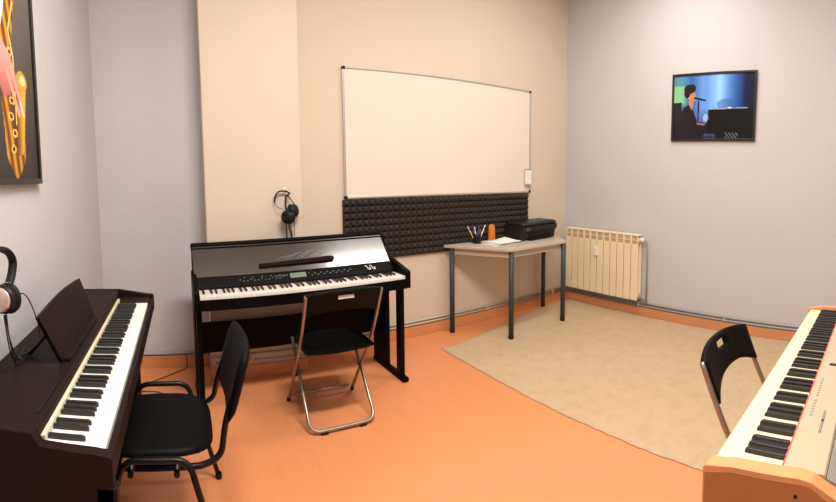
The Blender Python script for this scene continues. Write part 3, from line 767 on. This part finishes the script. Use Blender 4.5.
# ------------------------------------------------------------------ stacking chair at the rosewood piano (faces -X)
t = thing('stacking_chair', 'black cushioned tube framed chair drawn up to the rosewood piano', 'chair', (-.06, 1.645, 0), 0)
for s in (-1, 1):
    bm = bm_new(); y1, y2 = s * .272, s * .325
    add_tube(bm, round_path([(-.31, y2, .012), (-.170, y1, .478), (.04, y1, .478), (.165, y2, .012)], .05, 8), .0108, 12); obj('leg_frame', bm, M_['black_tube'], t)
    for x in (-.31, .165):
        bm = bm_new(); add_tube(bm, [(x, y2, 0), (x, y2, .025)], .015, 12); obj('foot_cap', bm, M_['black_plastic'], t)
    bm = bm_new()
    add_tube(bm, round_path([(-.19, s * .205, .408), (.09, s * .205, .412), (.150, s * .200, .44), (.168, s * .175, .54), (.210, s * .16, .66)], .06, 8), .0108, 12); obj('back_tube', bm, M_['black_tube'], t)
bm = bm_new(); add_tube(bm, [(-.15, -.268, .425), (-.15, .268, .425)], .010, 10); add_tube(bm, [(.0, -.268, .425), (.0, .268, .425)], .010, 10); obj('cross_rail', bm, M_['black_tube'], t)
def pad(name, ex, pos_fn, th, parent, m):
    """rounded cushion: superellipse grid mapped through pos_fn(u, v, side)"""
    bm = bm_new(); N, R = 36, 8; top_, bot_ = [], []
    for k in range(R + 1):
        r = k / R; a_, b_ = [], []
        for i in range(N):
            a = 2 * PI * i / N; c_, s_ = math.cos(a), math.sin(a); e = ex
            u = math.copysign(abs(c_) ** e, c_) * r; v = math.copysign(abs(s_) ** e, s_) * r
            hgt = math.sqrt(max(0, 1 - r ** 6))
            if k == 0 and i > 0: a_.append(a_[0]); b_.append(b_[0]); continue
            a_.append(bm.verts.new(pos_fn(u, v, th * .5 * hgt))); b_.append(a_[-1] if k == R else bm.verts.new(pos_fn(u, v, -th * .5 * hgt)))
        top_.append(a_); bot_.append(b_)
    for S, fl_ in ((top_, 0), (bot_, 1)):
        for k in range(R):
            for i in range(N):
                j = (i + 1) % N; q = [S[k][i], S[k + 1][i], S[k + 1][j], S[k][j]]
                q = list(dict.fromkeys(q))
                if len(q) < 3: continue
                try: bm.faces.new(q[::-1] if fl_ else q).smooth = True
                except ValueError: pass
    return obj(name, bm, m, parent)
pad('seat', .5, lambda u, v, h: (-.075 + .205 * u + .0, .225 * v * (1 - .06 * u * u), .447 + h + .012 * v * v - .006 * u * u - .02 * (u < 0) * u * u), .045, t, M_['chair_black'])
def backpos(u, v, h):   # u across (world y), v up
    z = .655 + .128 * v; x = .208 + .085 * (z - .55) / .3 + .022 * (1 - u * u)
    return (x - h - .03, .215 * u * (1 - .05 * v * v), z)
pad('backrest', .32, backpos, .040, t, M_['chair_black'])

# ------------------------------------------------------------------ headphones
def ear_cup(parent, c, R, m_disc, r=.040):
    """cup axis = R's z"""
    bm = bm_new(); add_lathe(bm, [(r * .6, .022), (r * .92, .018), (r, .008), (r, -.004), (r * .8, -.008)], c, 24, R); cup = obj('ear_cup', bm, M_['black_plastic'], parent)
    bm = bm_new(); add_lathe(bm, [(r * .15, .0275), (r * .55, .0265), (r * .80, .0235), (r * .84, .0195)], c, 24, R); obj('cup_disc', bm, m_disc, cup)
    bm = bm_new(); Rm = Matrix.Translation(c) @ R
    add_tube(bm, [Rm @ Vector((r * .82 * math.cos(a), r * .82 * math.sin(a), -.016)) for a in [2 * PI * k / 24 for k in range(24)]], .011, 10, closed=True); obj('ear_pad', bm, M_['pad'], cup)
    return cup
# on the left wall, above the rosewood piano
HX, HY, HZ = -.52, 1.188, 1.046
t = thing('headphones', 'headphones with silver ear discs hanging on the left wall above the rosewood piano', 'headphones', (HX, HY, HZ))
def dirm(d):   # matrix with z axis = d
    return Vector(d).normalized().to_track_quat('Z', 'Y').to_matrix().to_4x4()
ear_cup(t, Vector((0, 0, 0)), dirm((-.28, -.95, .05)), M_['cup_metal'], .043)
ear_cup(t, Vector((-.02, -.20, -.01)), dirm((.3, -.9, 0)), M_['cup_metal'], .043)
bm = bm_new(); add_tube(bm, smooth_path([(0, .030, .030), (0, .062, .062), (0, .076, .098), (0, .045, .130), (0, -.013, .146), (0, -.09, .14), (-.01, -.16, .10), (-.012, -.19, .03)], 6), .010, 10, rx=.014); hb_ = obj('headband', bm, M_['pad'], t)
bm = bm_new(); add_tube(bm, [(0, .026, .028), (0, .034, .036)], .0115, 10, rx=.0155); obj('band_ring', bm, M_['silver'], hb_)
bm = bm_new()
add_tube(bm, smooth_path([(0, .03, -.015), (0, .10, -.01), (0, .17, -.03), (0, .235, -.096), (0, .285, -.184), (-.005, .26, -.228), (-.02, .22, -.238), (-.035, .17, -.238)], 6), .0022, 6)
add_tube(bm, smooth_path([(0, -.007, -.045), (0, .018, -.127), (-.01, .08, -.20), (-.03, .15, -.237), (-.035, .20, -.238)], 6), .0024, 6)
add_tube(bm, smooth_path([(.01, -.02, -.04), (.01, -.01, -.11), (.0, .04, -.19), (-.02, .11, -.234), (-.01, .18, -.238), (-.04, .21, -.237)], 6), .0024, 6)
add_tube(bm, smooth_path([(0, -.015, -.045), (-.01, .03, -.15), (-.03, .10, -.215), (-.045, .17, -.233), (-.02, .20, -.236)], 6), .0024, 6)
for k in range(3):
    add_tube(bm, [Vector((-.032 + .022 * math.cos(a), .175 + .030 * math.sin(a) + .006 * k, -.234 + .005 * k + .003 * math.sin(3 * a))) for a in [2 * PI * q / 20 for q in range(20)]], .0024, 6, closed=True)
obj('cable', bm, M_['cable'], t)
tk = thing('wall_hook', 'small hook on the left wall holding the silver headphones', 'hook', (XL, HY - .05, HZ + .125))
bm = bm_new(); add_tube(bm, round_path([(.0, 0, .0), (.105, 0, .0), (.115, 0, .02)], .01, 4), .004, 8); obj('peg', bm, M_['alu'], tk)
bm = bm_new(); add_box(bm, 0, .006, -.015, .015, -.02, .02, .002); obj('plate', bm, M_['white_plastic'], tk)
# on the column
t = thing('headphones', 'all black headphones hanging on the beige column above the black piano', 'headphones', (.685, CY - .05, 1.13))
ear_cup(t, Vector((-.002, -.04, -.030)), dirm((-.75, -.65, .1)), M_['black_plastic'], .046)
ear_cup(t, Vector((.046, -.010, .006)), dirm((.75, -.65, .1)), M_['black_plastic'], .046)
bm = bm_new(); add_tube(bm, smooth_path([(-.075, .02, .065), (-.072, .02, .105), (-.045, .02, .138), (.0, .018, .140), (.03, .012, .125)], 6), .0055, 8, rx=.009)
add_tube(bm, smooth_path([(.03, .012, .125), (.0, .005, .10), (-.006, -.01, .05), (-.005, -.02, .01)], 6), .005, 8, rx=.008)
add_tube(bm, smooth_path([(.012, .01, .12), (.035, .0, .08), (.06, -.01, .04)], 6), .0035, 8, rx=.006)
add_tube(bm, smooth_path([(-.075, .02, .065), (-.06, .01, .035), (-.03, -.005, .02)], 6), .002, 6)
obj('headband', bm, M_['pad'], t)
bm = bm_new()
for x0, x1, l in ((-.012, -.006, -.19), (.008, .022, -.19), (.018, .03, -.19)):
    add_tube(bm, smooth_path([(x0, -.02, -.04), (x0 + .002, -.022, -.10), (x1, -.018, -.15), (x1, -.010, -.215)], 5), .0045 if x0 < .01 else .003, 6)
add_tube(bm, smooth_path([(.045, -.01, -.02), (.05, -.012, -.08), (.048, -.01, -.15), (.048, -.008, -.215)], 5), .0022, 6)
obj('cable', bm, M_['cable'], t)
tk = thing('wall_hook', 'small pale hook on the beige column holding the black headphones', 'hook', (.690, CY, 1.275))
bm = bm_new(); add_tube(bm, round_path([(0, 0, 0), (0, -.035, -.005), (0, -.04, .015)], .01, 4), .004, 8); obj('peg', bm, M_['pipe_beige'], tk)
bm = bm_new(); add_box(bm, -.014, .014, -.006, 0, -.030, .018, .003); obj('plate', bm, M_['white_board'], tk)

# ------------------------------------------------------------------ cable on the floor
bm = bm_new()
add_tube(bm, smooth_path([(-.03, 3.205, .10), (-.03, 3.19, .012), (-.10, 3.13, .005), (-.21, 3.03, .005), (-.30, 2.96, .005), (-.38, 2.90, .005), (-.35, 2.85, .005), (-.22, 2.83, .005), (-.20, 2.78, .005), (-.30, 2.72, .005), (-.42, 2.60, .005)], 6), .0035, 6)
tag(obj('floor_cable', bm, M_['thin_cable']), 'thin dark cable lying on the orange floor between the left and middle pianos', 'cable')
